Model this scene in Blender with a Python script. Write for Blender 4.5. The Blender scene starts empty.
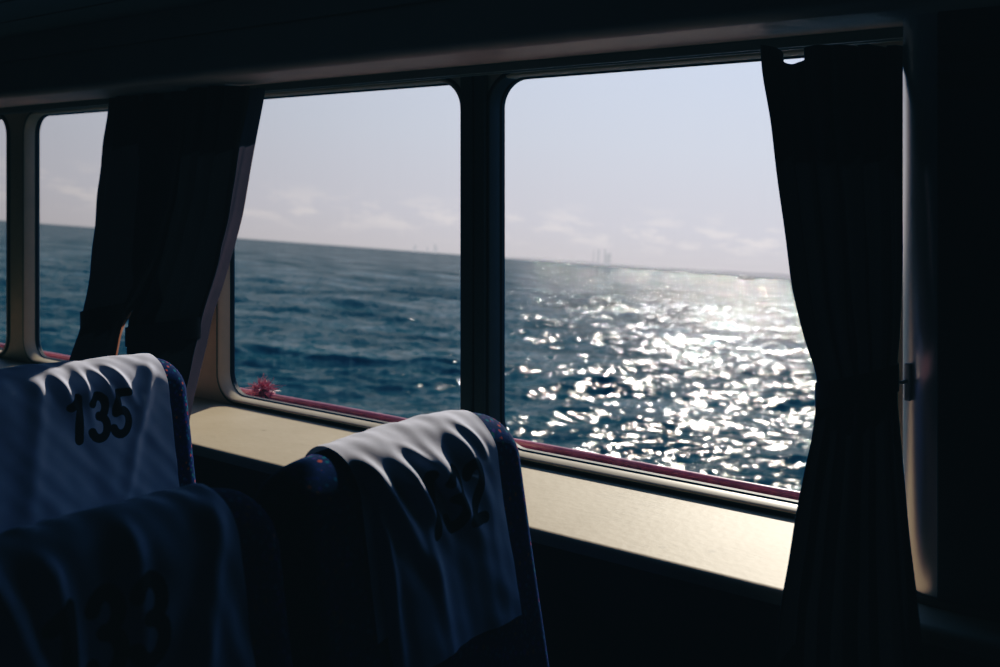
import bpy, bmesh, math, random
import numpy as np
from mathutils import Vector, Matrix

# ------------------------------------------------------------------ frame of reference
# X runs along the window wall (to the right), Y points out through the windows, Z is up.
# The eye stands at X=0, Y=0, Z=EYE; ship-level heights are given as h relative to the eye.
EYE = 1.45
FPX = 1000.0
CX, CY = 500.0, 185.0                 # principal point of the (shifted) lens in the 1000x667 frame
TH = math.atan(1.35)
CT, ST = math.cos(TH), math.sin(TH)   # .5952 .8036
C = bpy.context.scene.collection
rnd = random.Random(7)


def ray(px, py):
    k = (px - CX) / FPX
    v = (CY - py) / FPX
    return np.array((ST * k - CT, CT * k + ST, v))


def at_n(px, py, n):
    r = ray(px, py)
    r = r * (n / r[1])
    return Vector((r[0], r[1], EYE + r[2]))


# ------------------------------------------------------------------ scene object helpers
def tag(o, label=None, cat=None, group=None, kind=None):
    if label: o['label'] = label
    if cat: o['category'] = cat
    if group: o['group'] = group
    if kind: o['kind'] = kind
    return o


def link(name, me, mat=None, parent=None, smooth=True):
    o = bpy.data.objects.new(name, me)
    C.objects.link(o)
    if mat is not None:
        me.materials.append(mat)
    if smooth:
        me.polygons.foreach_set('use_smooth', [True] * len(me.polygons))
    if parent is not None:
        o.parent = parent
    return o


def from_bm(name, bm, mat=None, parent=None, smooth=True, sharp=None):
    bmesh.ops.recalc_face_normals(bm, faces=bm.faces)
    if sharp:
        for e in bm.edges:
            if len(e.link_faces) == 2 and e.calc_face_angle(0) > math.radians(sharp):
                e.smooth = False
    me = bpy.data.meshes.new(name)
    bm.to_mesh(me)
    bm.free()
    return link(name, me, mat, parent, smooth)


def grid_mesh(name, P, mat=None, parent=None, closed_u=False):
    """P: (rows, cols, 3) array -> quad grid mesh."""
    R, K = P.shape[:2]
    me = bpy.data.meshes.new(name)
    idx = np.arange(R * K).reshape(R, K)
    if closed_u:
        nxt = np.roll(idx, -1, axis=1)
        q = np.stack([idx[:-1], nxt[:-1], nxt[1:], idx[1:]], -1).reshape(-1, 4)
    else:
        q = np.stack([idx[:-1, :-1], idx[:-1, 1:], idx[1:, 1:], idx[1:, :-1]], -1).reshape(-1, 4)
    me.vertices.add(R * K)
    me.vertices.foreach_set('co', P.reshape(-1).astype(np.float32))
    me.loops.add(q.size)
    me.loops.foreach_set('vertex_index', q.reshape(-1).astype(np.int32))
    me.polygons.add(len(q))
    me.polygons.foreach_set('loop_start', np.arange(0, q.size, 4, dtype=np.int32))
    me.polygons.foreach_set('loop_total', np.full(len(q), 4, dtype=np.int32))
    me.update(calc_edges=True)
    me.validate()
    return link(name, me, mat, parent, True)


def empty(name, loc, rz=0.0):
    o = bpy.data.objects.new(name, None)
    o.empty_display_size = 0.1
    o.location = loc
    o.rotation_euler = (0, 0, rz)
    C.objects.link(o)
    return o


def add_box(bm, x0, x1, y0, y1, z0, z1, bev=0.0, seg=3):
    r = bmesh.ops.create_cube(bm, size=1.0)
    vs = r['verts']
    for v in vs:
        v.co = Vector(((x0 + x1) / 2 + v.co.x * (x1 - x0), (y0 + y1) / 2 + v.co.y * (y1 - y0),
                       (z0 + z1) / 2 + v.co.z * (z1 - z0)))
    if bev > 0:
        es = list({e for v in vs for e in v.link_edges})
        bmesh.ops.bevel(bm, geom=es, offset=bev, segments=seg, profile=0.5, affect='EDGES')


def tube_pts(pts, rad, seg=12, close_ends=True):
    """sweep a circle along 3D points -> bmesh"""
    bm = bmesh.new()
    pts = [Vector(p) for p in pts]
    rings = []
    up = Vector((0, 0, 1))
    for i, p in enumerate(pts):
        d = (pts[min(i + 1, len(pts) - 1)] - pts[max(i - 1, 0)]).normalized()
        a = d.cross(up)
        if a.length < 1e-3:
            a = d.cross(Vector((1, 0, 0)))
        a.normalize()
        b = d.cross(a).normalized()
        r = rad[i] if isinstance(rad, (list, tuple)) else rad
        rings.append([bm.verts.new(p + (a * math.cos(2 * math.pi * j / seg) + b * math.sin(2 * math.pi * j / seg)) * r)
                      for j in range(seg)])
    for i in range(len(rings) - 1):
        for j in range(seg):
            bm.faces.new((rings[i][j], rings[i][(j + 1) % seg], rings[i + 1][(j + 1) % seg], rings[i + 1][j]))
    if close_ends:
        bm.faces.new(rings[0][::-1])
        bm.faces.new(rings[-1])
    return bm


def prism_x(bm, prof, x0, x1):
    """extrude a closed (y,z) profile along X"""
    a = [bm.verts.new((x0, y, z)) for y, z in prof]
    b = [bm.verts.new((x1, y, z)) for y, z in prof]
    n = len(prof)
    for i in range(n):
        bm.faces.new((a[i], a[(i + 1) % n], b[(i + 1) % n], b[i]))
    bm.faces.new(a[::-1])
    bm.faces.new(b)


# ------------------------------------------------------------------ materials
def new_mat(name):
    m = bpy.data.materials.new(name)
    m.use_nodes = True
    nt = m.node_tree
    for n in list(nt.nodes):
        nt.nodes.remove(n)
    out = nt.nodes.new('ShaderNodeOutputMaterial')
    return m, nt, out


def noise(nt, scale, detail=4, rough=0.5, vec=None):
    n = nt.nodes.new('ShaderNodeTexNoise')
    n.inputs['Scale'].default_value = scale
    n.inputs['Detail'].default_value = detail
    n.inputs['Roughness'].default_value = rough
    if vec is not None:
        nt.links.new(vec, n.inputs['Vector'])
    return n


def ramp(nt, fac, stops, interp='LINEAR'):
    r = nt.nodes.new('ShaderNodeValToRGB')
    r.color_ramp.interpolation = interp
    els = r.color_ramp.elements
    while len(els) > 1:
        els.remove(els[-1])
    els[0].position, els[0].color = stops[0][0], (*stops[0][1], 1)
    for p, c in stops[1:]:
        e = els.new(p)
        e.color = (*c, 1)
    nt.links.new(fac, r.inputs['Fac'])
    return r


def math_node(nt, op, a, b=None, c=None, clamp=False):
    n = nt.nodes.new('ShaderNodeMath')
    n.operation = op
    n.use_clamp = clamp
    for i, v in enumerate((a, b, c)):
        if v is None:
            continue
        if isinstance(v, (int, float)):
            n.inputs[i].default_value = v
        else:
            nt.links.new(v, n.inputs[i])
    return n.outputs[0]


def paint(name, col, rough=0.5, var=0.12, nscale=9.0, spec=0.4, bump=0.02):
    """painted / coated surface with faint grime"""
    m, nt, out = new_mat(name)
    b = nt.nodes.new('ShaderNodeBsdfPrincipled')
    geo = nt.nodes.new('ShaderNodeNewGeometry')
    n1 = noise(nt, nscale, 6, 0.6, geo.outputs['Position'])
    c0 = tuple(max(0, c * (1 - var)) for c in col)
    c1 = tuple(min(1, c * (1 + var)) for c in col)
    r = ramp(nt, n1.outputs['Fac'], [(0.3, c0), (0.7, c1)])
    nt.links.new(r.outputs['Color'], b.inputs['Base Color'])
    b.inputs['Roughness'].default_value = rough
    b.inputs['Specular IOR Level'].default_value = spec
    if bump:
        n2 = noise(nt, 180, 3, 0.5, geo.outputs['Position'])
        bp = nt.nodes.new('ShaderNodeBump')
        bp.inputs['Strength'].default_value = bump
        bp.inputs['Distance'].default_value = 0.01
        nt.links.new(n2.outputs['Fac'], bp.inputs['Height'])
        nt.links.new(bp.outputs['Normal'], b.inputs['Normal'])
    nt.links.new(b.outputs['BSDF'], out.inputs['Surface'])
    return m


def sill_mat():
    m, nt, out = new_mat('sill_paint')
    b = nt.nodes.new('ShaderNodeBsdfPrincipled')
    geo = nt.nodes.new('ShaderNodeNewGeometry')
    n1 = noise(nt, 3.5, 8, 0.62, geo.outputs['Position'])
    base = ramp(nt, n1.outputs['Fac'], [(0.25, (0.39, 0.315, 0.205)), (0.55, (0.46, 0.38, 0.26)), (0.8, (0.51, 0.43, 0.31))])
    # thin scratches
    mp = nt.nodes.new('ShaderNodeMapping')
    mp.inputs['Scale'].default_value = (3.0, 26.0, 3.0)
    mp.inputs['Rotation'].default_value = (0, 0, 0.25)
    nt.links.new(geo.outputs['Position'], mp.inputs['Vector'])
    n2 = noise(nt, 1.7, 5, 0.7, mp.outputs['Vector'])
    sc = ramp(nt, n2.outputs['Fac'], [(0.485, (0, 0, 0)), (0.497, (1, 1, 1)), (0.503, (1, 1, 1)), (0.515, (0, 0, 0))])
    n3 = noise(nt, 5.0, 2, 0.5, geo.outputs['Position'])
    gate = ramp(nt, n3.outputs['Fac'], [(0.56, (0, 0, 0)), (0.66, (1, 1, 1))])
    f = math_node(nt, 'MULTIPLY', sc.outputs['Color'], gate.outputs['Color'])
    f = math_node(nt, 'MULTIPLY', f, 0.45)
    # small stains
    v = nt.nodes.new('ShaderNodeTexVoronoi')
    v.inputs['Scale'].default_value = 8.0
    nt.links.new(geo.outputs['Position'], v.inputs['Vector'])
    st = ramp(nt, v.outputs['Distance'], [(0.03, (1, 1, 1)), (0.07, (0, 0, 0))])
    f2 = math_node(nt, 'MULTIPLY', st.outputs['Color'], 0.35)
    f = math_node(nt, 'MAXIMUM', f, f2)
    mx = nt.nodes.new('ShaderNodeMix')
    mx.data_type = 'RGBA'
    nt.links.new(f, mx.inputs[0])
    nt.links.new(base.outputs['Color'], mx.inputs[6])
    mx.inputs[7].default_value = (0.16, 0.12, 0.08, 1)
    nt.links.new(mx.outputs[2], b.inputs['Base Color'])
    b.inputs['Roughness'].default_value = 0.55
    b.inputs['Specular IOR Level'].default_value = 0.22
    n4 = noise(nt, 60, 4, 0.5, geo.outputs['Position'])
    bp = nt.nodes.new('ShaderNodeBump')
    bp.inputs['Strength'].default_value = 0.06
    bp.inputs['Distance'].default_value = 0.01
    nt.links.new(n4.outputs['Fac'], bp.inputs['Height'])
    nt.links.new(bp.outputs['Normal'], b.inputs['Normal'])
    nt.links.new(b.outputs['BSDF'], out.inputs['Surface'])
    return m


def cloth_mat(name, col, ink=False, trans=0.0, weave=900.0, rough=0.85):
    m, nt, out = new_mat(name)
    b = nt.nodes.new('ShaderNodeBsdfPrincipled')
    tc = nt.nodes.new('ShaderNodeTexCoord')
    n1 = noise(nt, 14, 4, 0.55, tc.outputs['Object'])
    c0 = tuple(c * 0.86 for c in col)
    r = ramp(nt, n1.outputs['Fac'], [(0.3, c0), (0.7, col)])
    colsock = r.outputs['Color']
    if ink:
        at = nt.nodes.new('ShaderNodeAttribute')
        at.attribute_name = 'ink'
        n5 = noise(nt, 160, 3, 0.6, tc.outputs['Object'])
        wob = math_node(nt, 'MULTIPLY_ADD', n5.outputs['Fac'], 0.0016, -0.0008)
        d = math_node(nt, 'ADD', at.outputs['Fac'], wob)
        mr = nt.nodes.new('ShaderNodeMapRange')
        mr.inputs['From Min'].default_value = -0.0008
        mr.inputs['From Max'].default_value = 0.0008
        nt.links.new(d, mr.inputs['Value'])
        mx = nt.nodes.new('ShaderNodeMix')
        mx.data_type = 'RGBA'
        nt.links.new(mr.outputs['Result'], mx.inputs[0])
        mx.inputs[6].default_value = (0.012, 0.013, 0.016, 1)
        nt.links.new(colsock, mx.inputs[7])
        colsock = mx.outputs[2]
    nt.links.new(colsock, b.inputs['Base Color'])
    b.inputs['Roughness'].default_value = rough
    b.inputs['Specular IOR Level'].default_value = 0.15
    b.inputs['Sheen Weight'].default_value = 0.15
    w = noise(nt, weave, 2, 0.5, tc.outputs['Object'])
    bp = nt.nodes.new('ShaderNodeBump')
    bp.inputs['Strength'].default_value = 0.12
    bp.inputs['Distance'].default_value = 0.002
    nt.links.new(w.outputs['Fac'], bp.inputs['Height'])
    nt.links.new(bp.outputs['Normal'], b.inputs['Normal'])
    if trans > 0:
        t = nt.nodes.new('ShaderNodeBsdfTranslucent')
        nt.links.new(colsock, t.inputs['Color'])
        ms = nt.nodes.new('ShaderNodeMixShader')
        ms.inputs['Fac'].default_value = trans
        nt.links.new(b.outputs['BSDF'], ms.inputs[1])
        nt.links.new(t.outputs['BSDF'], ms.inputs[2])
        nt.links.new(ms.outputs['Shader'], out.inputs['Surface'])
    else:
        nt.links.new(b.outputs['BSDF'], out.inputs['Surface'])
    return m


def upholstery_mat():
    """deep navy moquette with confetti of red, orange, teal and violet"""
    m, nt, out = new_mat('navy_moquette')
    b = nt.nodes.new('ShaderNodeBsdfPrincipled')
    tc = nt.nodes.new('ShaderNodeTexCoord')
    mp = nt.nodes.new('ShaderNodeMapping')
    nt.links.new(tc.outputs['Object'], mp.inputs['Vector'])
    v = nt.nodes.new('ShaderNodeTexVoronoi')
    v.inputs['Scale'].default_value = 120.0
    v.inputs['Randomness'].default_value = 1.0
    nt.links.new(mp.outputs['Vector'], v.inputs['Vector'])
    spot = ramp(nt, v.outputs['Distance'], [(0.26, (1, 1, 1)), (0.50, (0, 0, 0))])
    sep = nt.nodes.new('ShaderNodeSeparateColor')
    nt.links.new(v.outputs['Color'], sep.inputs['Color'])
    hue = ramp(nt, sep.outputs[0], [(0.0, (0.010, 0.02, 0.10)), (0.36, (0.0, 0.11, 0.16)), (0.56, (0.06, 0.02, 0.16)),
                                    (0.76, (0.42, 0.08, 0.025)), (0.86, (0.20, 0.012, 0.03)), (0.92, (0.015, 0.12, 0.08))], 'CONSTANT')
    mx = nt.nodes.new('ShaderNodeMix')
    mx.data_type = 'RGBA'
    nt.links.new(spot.outputs['Color'], mx.inputs[0])
    mx.inputs[6].default_value = (0.006, 0.012, 0.052, 1)
    nt.links.new(hue.outputs['Color'], mx.inputs[7])
    nt.links.new(mx.outputs[2], b.inputs['Base Color'])
    b.inputs['Roughness'].default_value = 0.95
    b.inputs['Specular IOR Level'].default_value = 0.1
    b.inputs['Sheen Weight'].default_value = 0.08
    b.inputs['Sheen Tint'].default_value = (0.4, 0.45, 0.9, 1)
    w = noise(nt, 700, 2, 0.5, tc.outputs['Object'])
    bp = nt.nodes.new('ShaderNodeBump')
    bp.inputs['Strength'].default_value = 0.3
    bp.inputs['Distance'].default_value = 0.002
    nt.links.new(w.outputs['Fac'], bp.inputs['Height'])
    nt.links.new(bp.outputs['Normal'], b.inputs['Normal'])
    nt.links.new(b.outputs['BSDF'], out.inputs['Surface'])
    return m


def pane_mat():
    """clear pane: mostly transmitting, faint mirror, a little dried salt in vertical runs"""
    m, nt, out = new_mat('window_glass')
    tr = nt.nodes.new('ShaderNodeBsdfTransparent')
    tr.inputs['Color'].default_value = (0.975, 0.985, 0.985, 1)
    gl = nt.nodes.new('ShaderNodeBsdfGlossy')
    gl.inputs['Roughness'].default_value = 0.02
    gl.inputs['Color'].default_value = (1, 1, 1, 1)
    fr = nt.nodes.new('ShaderNodeFresnel')
    fr.inputs['IOR'].default_value = 1.35
    f = math_node(nt, 'MULTIPLY', fr.outputs['Fac'], 0.10)
    ms = nt.nodes.new('ShaderNodeMixShader')
    nt.links.new(f, ms.inputs['Fac'])
    nt.links.new(tr.outputs['BSDF'], ms.inputs[1])
    nt.links.new(gl.outputs['BSDF'], ms.inputs[2])
    geo = nt.nodes.new('ShaderNodeNewGeometry')
    mp = nt.nodes.new('ShaderNodeMapping')
    mp.inputs['Scale'].default_value = (26.0, 1.0, 1.1)
    nt.links.new(geo.outputs['Position'], mp.inputs['Vector'])
    n = noise(nt, 1.6, 6, 0.65, mp.outputs['Vector'])
    r = ramp(nt, n.outputs['Fac'], [(0.42, (0, 0, 0)), (0.75, (1, 1, 1))])
    d = math_node(nt, 'MULTIPLY_ADD', r.outputs['Color'], 0.012, 0.001)
    df = nt.nodes.new('ShaderNodeBsdfTranslucent')
    df.inputs['Color'].default_value = (0.8, 0.8, 0.82, 1)
    m2 = nt.nodes.new('ShaderNodeMixShader')
    nt.links.new(d, m2.inputs['Fac'])
    nt.links.new(ms.outputs['Shader'], m2.inputs[1])
    nt.links.new(df.outputs['BSDF'], m2.inputs[2])
    nt.links.new(m2.outputs['Shader'], out.inputs['Surface'])
    return m


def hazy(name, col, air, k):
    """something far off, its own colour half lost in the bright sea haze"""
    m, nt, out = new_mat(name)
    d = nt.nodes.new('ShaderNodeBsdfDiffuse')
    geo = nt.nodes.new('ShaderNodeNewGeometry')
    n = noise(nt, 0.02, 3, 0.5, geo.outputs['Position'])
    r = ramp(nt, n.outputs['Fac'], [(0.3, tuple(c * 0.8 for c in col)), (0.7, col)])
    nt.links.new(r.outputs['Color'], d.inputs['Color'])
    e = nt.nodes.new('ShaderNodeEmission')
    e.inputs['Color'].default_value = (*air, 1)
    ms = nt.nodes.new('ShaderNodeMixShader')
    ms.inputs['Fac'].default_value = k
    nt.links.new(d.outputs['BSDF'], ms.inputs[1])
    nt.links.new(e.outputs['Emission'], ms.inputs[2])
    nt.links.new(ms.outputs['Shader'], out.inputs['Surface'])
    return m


M_CREAM = paint('cream_wall_paint', (0.60, 0.50, 0.35), 0.5, 0.10, 6)
M_FRAME = paint('cream_window_frame', (0.52, 0.44, 0.31), 0.4, 0.08, 8)
M_SILL = sill_mat()
M_RUBBER = paint('black_rubber', (0.012, 0.012, 0.013), 0.6, 0.2, 30)
M_DADO = paint('dark_panel', (0.035, 0.032, 0.030), 0.6, 0.2, 5)
M_CEIL = paint('ceiling_board', (0.13, 0.132, 0.135), 0.7, 0.15, 3)
M_PELMET = paint('pelmet_paint', (0.66, 0.50, 0.40), 0.55, 0.1, 4)
M_FLOOR = paint('floor_carpet', (0.03, 0.032, 0.04), 0.95, 0.3, 40)
M_DARKWALL = paint('dark_wall', (0.05, 0.05, 0.052), 0.7, 0.15, 3)
M_COLUMN = paint('gloss_pale_casing', (0.86, 0.80, 0.76), 0.30, 0.05, 5, 0.9, 0.0)
M_COLUMN.node_tree.nodes['Principled BSDF'].inputs['Metallic'].default_value = 0.75
M_RAIL_ALU = paint('curtain_rail_metal', (0.30, 0.27, 0.22), 0.35, 0.08, 20, 0.6)
M_HOOK = paint('hook_steel', (0.55, 0.52, 0.48), 0.3, 0.1, 40, 0.8)
M_PINK = paint('pink_pipe_paint', (0.40, 0.105, 0.17), 0.30, 0.22, 18, 0.7)
M_TUFT = paint('pink_plastic_twine', (0.50, 0.15, 0.19), 0.5, 0.3, 60, 0.4)
M_COVER = cloth_mat('white_cover_cloth', (0.595, 0.615, 0.75), ink=True, trans=0.04)
M_CURTAIN = cloth_mat('dark_curtain', (0.085, 0.052, 0.050), trans=0.03, weave=500)
M_CURTAIN_B = cloth_mat('dark_curtain_lining', (0.105, 0.066, 0.056), trans=0.03, weave=500)
M_SEAT = upholstery_mat()
M_PIPING = cloth_mat('violet_piping', (0.16, 0.15, 0.40), weave=700)
M_SEATFRAME = paint('seat_frame_metal', (0.06, 0.06, 0.065), 0.4, 0.1, 30)
M_GLASS = pane_mat()
M_DARK_POST = paint('dark_post_colour', (0.07, 0.07, 0.068), 0.5, 0.1, 20)

# ------------------------------------------------------------------ the cabin shell
WN = 1.80            # inner face of the window wall
H_SOF0 = 0.252
H_TOP, H_BOT, H_SILL = 0.2425, -0.598, -0.612
S_EDGES = [(-4.390, -3.491), (-3.371, -2.4745), (-2.316, -1.4424), (-1.358, -0.490)]
Z = lambda h: EYE + h


def rrect(s0, s1, h0, h1, r, seg=10):
    pts = []
    for cx, cz, a0 in ((s1 - r, h1 - r, 0), (s0 + r, h1 - r, 90), (s0 + r, h0 + r, 180), (s1 - r, h0 + r, 270)):
        for i in range(seg + 1):
            a = math.radians(a0 + 90 * i / seg)
            pts.append((cx + r * math.cos(a), cz + r * math.sin(a)))
    return pts


def rect_like(s0, s1, h0, h1, seg=10):
    """rectangle sampled with the same count as rrect, arc middles landing on the corners"""
    pts = []
    cor = [((s1, (h0 + h1) / 2), (s1, h1), ((s0 + s1) / 2, h1)), (((s0 + s1) / 2, h1), (s0, h1), (s0, (h0 + h1) / 2)),
           ((s0, (h0 + h1) / 2), (s0, h0), ((s0 + s1) / 2, h0)), (((s0 + s1) / 2, h0), (s1, h0), (s1, (h0 + h1) / 2))]
    for a, c, b in cor:
        for i in range(seg + 1):
            t = i / seg
            if t <= 0.5:
                q = 0.5 + t
                pts.append((a[0] + (c[0] - a[0]) * q, a[1] + (c[1] - a[1]) * q))
            else:
                q = t - 0.5
                pts.append((c[0] + (b[0] - c[0]) * q, c[1] + (b[1] - c[1]) * q))
    return pts


bm = bmesh.new()
WT = 0.05
cells = []
for i, (a, b) in enumerate(S_EDGES):
    l = (S_EDGES[i - 1][1] + a) / 2 if i else -4.50
    r = (b + S_EDGES[i + 1][0]) / 2 if i < 3 else -0.40
    cells.append((l, r))
R_CORNER = 0.068
for (a, b), (l, r) in zip(S_EDGES, cells):
    inn = rrect(a, b, H_BOT, H_TOP, R_CORNER)
    out_ = rect_like(l, r, -0.64, 0.30)
    n = len(inn)
    fi = [bm.verts.new((s, WN, Z(h))) for s, h in inn]
    fo = [bm.verts.new((s, WN, Z(h))) for s, h in out_]
    bi = [bm.verts.new((s, WN + WT, Z(h))) for s, h in inn]
    bo = [bm.verts.new((s, WN + WT, Z(h))) for s, h in out_]
    for j in range(n):
        k = (j + 1) % n
        bm.faces.new((fo[j], fo[k], fi[k], fi[j]))
        bm.faces.new((bi[j], bi[k], bo[k], bo[j]))
        bm.faces.new((fi[j], fi[k], bi[k], bi[j]))
add_box(bm, -9.0, -4.50, WN, WN + WT, Z(-0.64), Z(0.30))
add_box(bm, -0.40, 2.5, WN, WN + WT, Z(-0.64), Z(0.30))
bmesh.ops.remove_doubles(bm, verts=bm.verts, dist=1e-5)
tag(from_bm('wall_front', bm, M_CREAM, sharp=35), kind='structure')


def ring(name, loops, mat, parent=None):
    """loops: list of (points(s,h), y) swept into a closed ring tube"""
    bm = bmesh.new()
    vs = [[bm.verts.new((s, y, Z(h))) for s, h in pts] for pts, y in loops]
    m, n = len(vs), len(vs[0])
    for i in range(m):
        A, B = vs[i], vs[(i + 1) % m]
        for j in range(n):
            k = (j + 1) % n
            bm.faces.new((A[j], A[k], B[k], B[j]))
    return from_bm(name, bm, mat, parent, sharp=50)


for i, (a, b) in enumerate(S_EDGES):
    def rr(g):
        return rrect(a - g, b + g, H_BOT - g, H_TOP + g, R_CORNER + g)
    fr = ring('window_%d' % (i + 1), [(rr(-0.0015), WN + 0.036), (rr(-0.0015), WN - 0.004), (rr(0.001), WN - 0.007), (rr(0.005), WN - 0.007),
                                    (rr(0.006), WN - 0.004), (rr(0.006), WN + 0.0), (rr(0.0005), WN + 0.001), (rr(0.0005), WN + 0.036)], M_FRAME)
    tag(fr, kind='structure')
    if i == 3:                                   # jamb faces on the post side take the darker colour
        fr.data.materials.append(M_DARK_POST)
        for p in fr.data.polygons:
            if p.center.x < a + 0.045 and p.center.z > Z(-0.54):
                p.material_index = 1
    ring('glazing_seal', [(rr(-0.0045), WN + 0.034), (rr(-0.0015), WN + 0.033), (rr(0.001), WN + 0.033), (rr(0.001), WN + 0.049), (rr(-0.0045), WN + 0.046)],
         M_RUBBER, fr)
    ring('shadow_gap_strip', [(rr(0.0055), WN + 0.001), (rr(0.0055), WN - 0.004), (rr(0.0125), WN - 0.004), (rr(0.0125), WN + 0.001)], M_RUBBER, fr)  # black strip stands in for the shadow gap around the frame
    bm = bmesh.new()
    p0 = rrect(a, b, H_BOT, H_TOP, R_CORNER)
    bm.faces.new([bm.verts.new((s, WN + 0.040, Z(h))) for s, h in p0])
    from_bm('window_pane', bm, M_GLASS, fr, smooth=False)

# darker strips over the post between the two large windows
bm = bmesh.new()
add_box(bm, -1.4345, -1.4015, WN - 0.018, WN + 0.002, Z(H_SILL), Z(H_SOF0), 0.004, 2)
add_box(bm, -1.3985, -1.3665, WN - 0.014, WN + 0.002, Z(H_SILL), Z(H_SOF0), 0.004, 2)
tag(from_bm('trim_7', bm, M_DARK_POST, smooth=False), kind='structure')

# sill ledge with a rounded nose
NOSE = 1.462
bm = bmesh.new()
prof = [(WN + WT, Z(H_SILL)), (NOSE + 0.014, Z(H_SILL))]
for i in range(1, 9):
    a = math.radians(90 + 90 * i / 8)
    prof.append((NOSE + 0.014 + 0.014 * math.cos(a), Z(H_SILL) - 0.014 + 0.014 * math.sin(a)))
prof += [(NOSE, Z(H_SILL) - 0.022), (WN + WT, Z(H_SILL) - 0.022)]
prism_x(bm, prof, -9.0, 2.5)
tag(from_bm('trim_1', bm, M_SILL, sharp=40), kind='structure')
# lower lining under the ledge
bm = bmesh.new()
add_box(bm, -9.0, 2.5, NOSE + 0.012, WN + WT, 0.0, Z(H_SILL) - 0.022)
for x in np.arange(-8.6, 2.4, 0.62):
    add_box(bm, x, x + 0.012, NOSE + 0.006, NOSE + 0.014, 0.0, Z(H_SILL) - 0.05)
tag(from_bm('wall_front_lower', bm, M_DADO, smooth=False), kind='structure')
bm = bmesh.new()
add_box(bm, -9.0, 2.5, NOSE - 0.004, NOSE + 0.014, 0.0, 0.10, 0.004, 2)
tag(from_bm('baseboard_front', bm, M_RUBBER, smooth=False), kind='structure')

# pelmet box over the windows with a rounded lower lip and a seam
H_SOF, H_CEIL = 0.252, 0.425
PF = 1.475
bm = bmesh.new()
prof = [(WN + WT, Z(H_SOF)), (1.752, Z(H_SOF)), (1.752, Z(H_SOF) + 0.006), (1.742, Z(H_SOF) + 0.006), (1.742, Z(H_SOF)), (PF + 0.022, Z(H_SOF))]
for i in range(1, 9):
    a = math.radians(-90 - 90 * i / 8)
    prof.append((PF + 0.022 + 0.022 * math.cos(a), Z(H_SOF) + 0.022 + 0.022 * math.sin(a)))
prof += [(PF, Z(0.352)), (PF + 0.006, Z(0.352)), (PF + 0.006, Z(0.358)), (PF, Z(0.358)), (PF, Z(H_CEIL) + 0.02), (WN + WT, Z(H_CEIL) + 0.02)]
prism_x(bm, prof, -9.0, 2.5)
tag(from_bm('trim_2', bm, M_PELMET, sharp=40), kind='structure')

# ceiling boards with grooves
bm = bmesh.new()
y = PF
prof = []
ys = []
while y > -3.0:
    prof += [(y, Z(H_CEIL)), (y - 0.140, Z(H_CEIL)), (y - 0.140, Z(H_CEIL) + 0.008), (y - 0.150, Z(H_CEIL) + 0.008)]
    y -= 0.150
prof += [(y, Z(H_CEIL)), (y, Z(H_CEIL) + 0.05), (WN + WT, Z(H_CEIL) + 0.05), (WN + WT, Z(H_CEIL) + 0.02), (PF, Z(H_CEIL) + 0.02)]
prism_x(bm, prof, -9.0, 2.5)
tag(from_bm('ceiling', bm, M_CEIL, smooth=False), kind='structure')

for nm, box, mt in (('floor', (-9, 2.5, -3.1, WN, -0.05, 0.0), M_FLOOR),
                    ('wall_left', (-9.1, -9.0, -3.1, WN + WT, 0, Z(H_CEIL) + 0.05), M_DARKWALL),
                    ('wall_back', (-9.1, 2.6, -3.2, -3.1, 0, Z(H_CEIL) + 0.05), M_DARKWALL),
                    ('wall_right', (2.5, 2.6, -3.1, WN + WT, 0, Z(H_CEIL) + 0.05), M_DARKWALL)):
    bm = bmesh.new()
    add_box(bm, *box)
    tag(from_bm(nm, bm, mt, smooth=False), kind='structure')

# casing to the right of the last window: rounded pale corner, dark inner face
CS, CN, CR = -0.3587, 1.548, 0.057
bm = bmesh.new()
prof = [(CS - CR, WN)]
for i in range(0, 17):
    a = math.radians(180 + 90 * i / 16)
    prof.append((CS + CR * math.cos(a), CN + CR + CR * math.sin(a)))
prof += [(CS + 0.004, CN), (CS + 0.004, WN)]
lo = [bm.verts.new((x, y, Z(H_SILL))) for x, y in prof]
hi = [bm.verts.new((x, y, Z(H_SOF))) for x, y in prof]
for j in range(len(prof)):
    k = (j + 1) % len(prof)
    bm.faces.new((lo[j], lo[k], hi[k], hi[j]))
bm.faces.new(lo)
bm.faces.new(hi)
tag(from_bm('trim_3', bm, M_COLUMN, sharp=50), kind='structure')
# dark flat lining continuing right, with a recessed band near the top
bm = bmesh.new()
x0, x1 = CS + 0.004, 2.5
add_box(bm, x0, x1, CN - 0.002, WN, Z(H_SILL), Z(0.140), 0.002, 1)
add_box(bm, x0, x1, CN + 0.014, WN, Z(0.140), Z(0.164))
add_box(bm, x0, x1, CN - 0.002, WN, Z(0.164), Z(0.180), 0.002, 1)
add_box(bm, x0, x1, CN + 0.014, WN, Z(0.180), Z(0.206))
add_box(bm, x0, x1, CN - 0.002, WN, Z(0.206), Z(H_SOF), 0.002, 1)
tag(from_bm('trim_4', bm, M_DARKWALL, smooth=False), kind='structure')
# skirting bead where the casing meets the ledge
bm = bmesh.new()
pts = [(CS - CR - 0.004, 1.72)]
for i in range(0, 13):
    a = math.radians(180 + 90 * i / 12)
    pts.append((CS + (CR + 0.004) * math.cos(a), CN + CR + (CR + 0.004) * math.sin(a)))
pts.append((2.4, CN - 0.004))
bm = tube_pts([(x, y, Z(H_SILL) + 0.004) for x, y in pts], 0.007, 8)
tag(from_bm('trim_5', bm, paint('brown_bead', (0.12, 0.07, 0.035), 0.5, 0.2, 30)), kind='structure')

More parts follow.
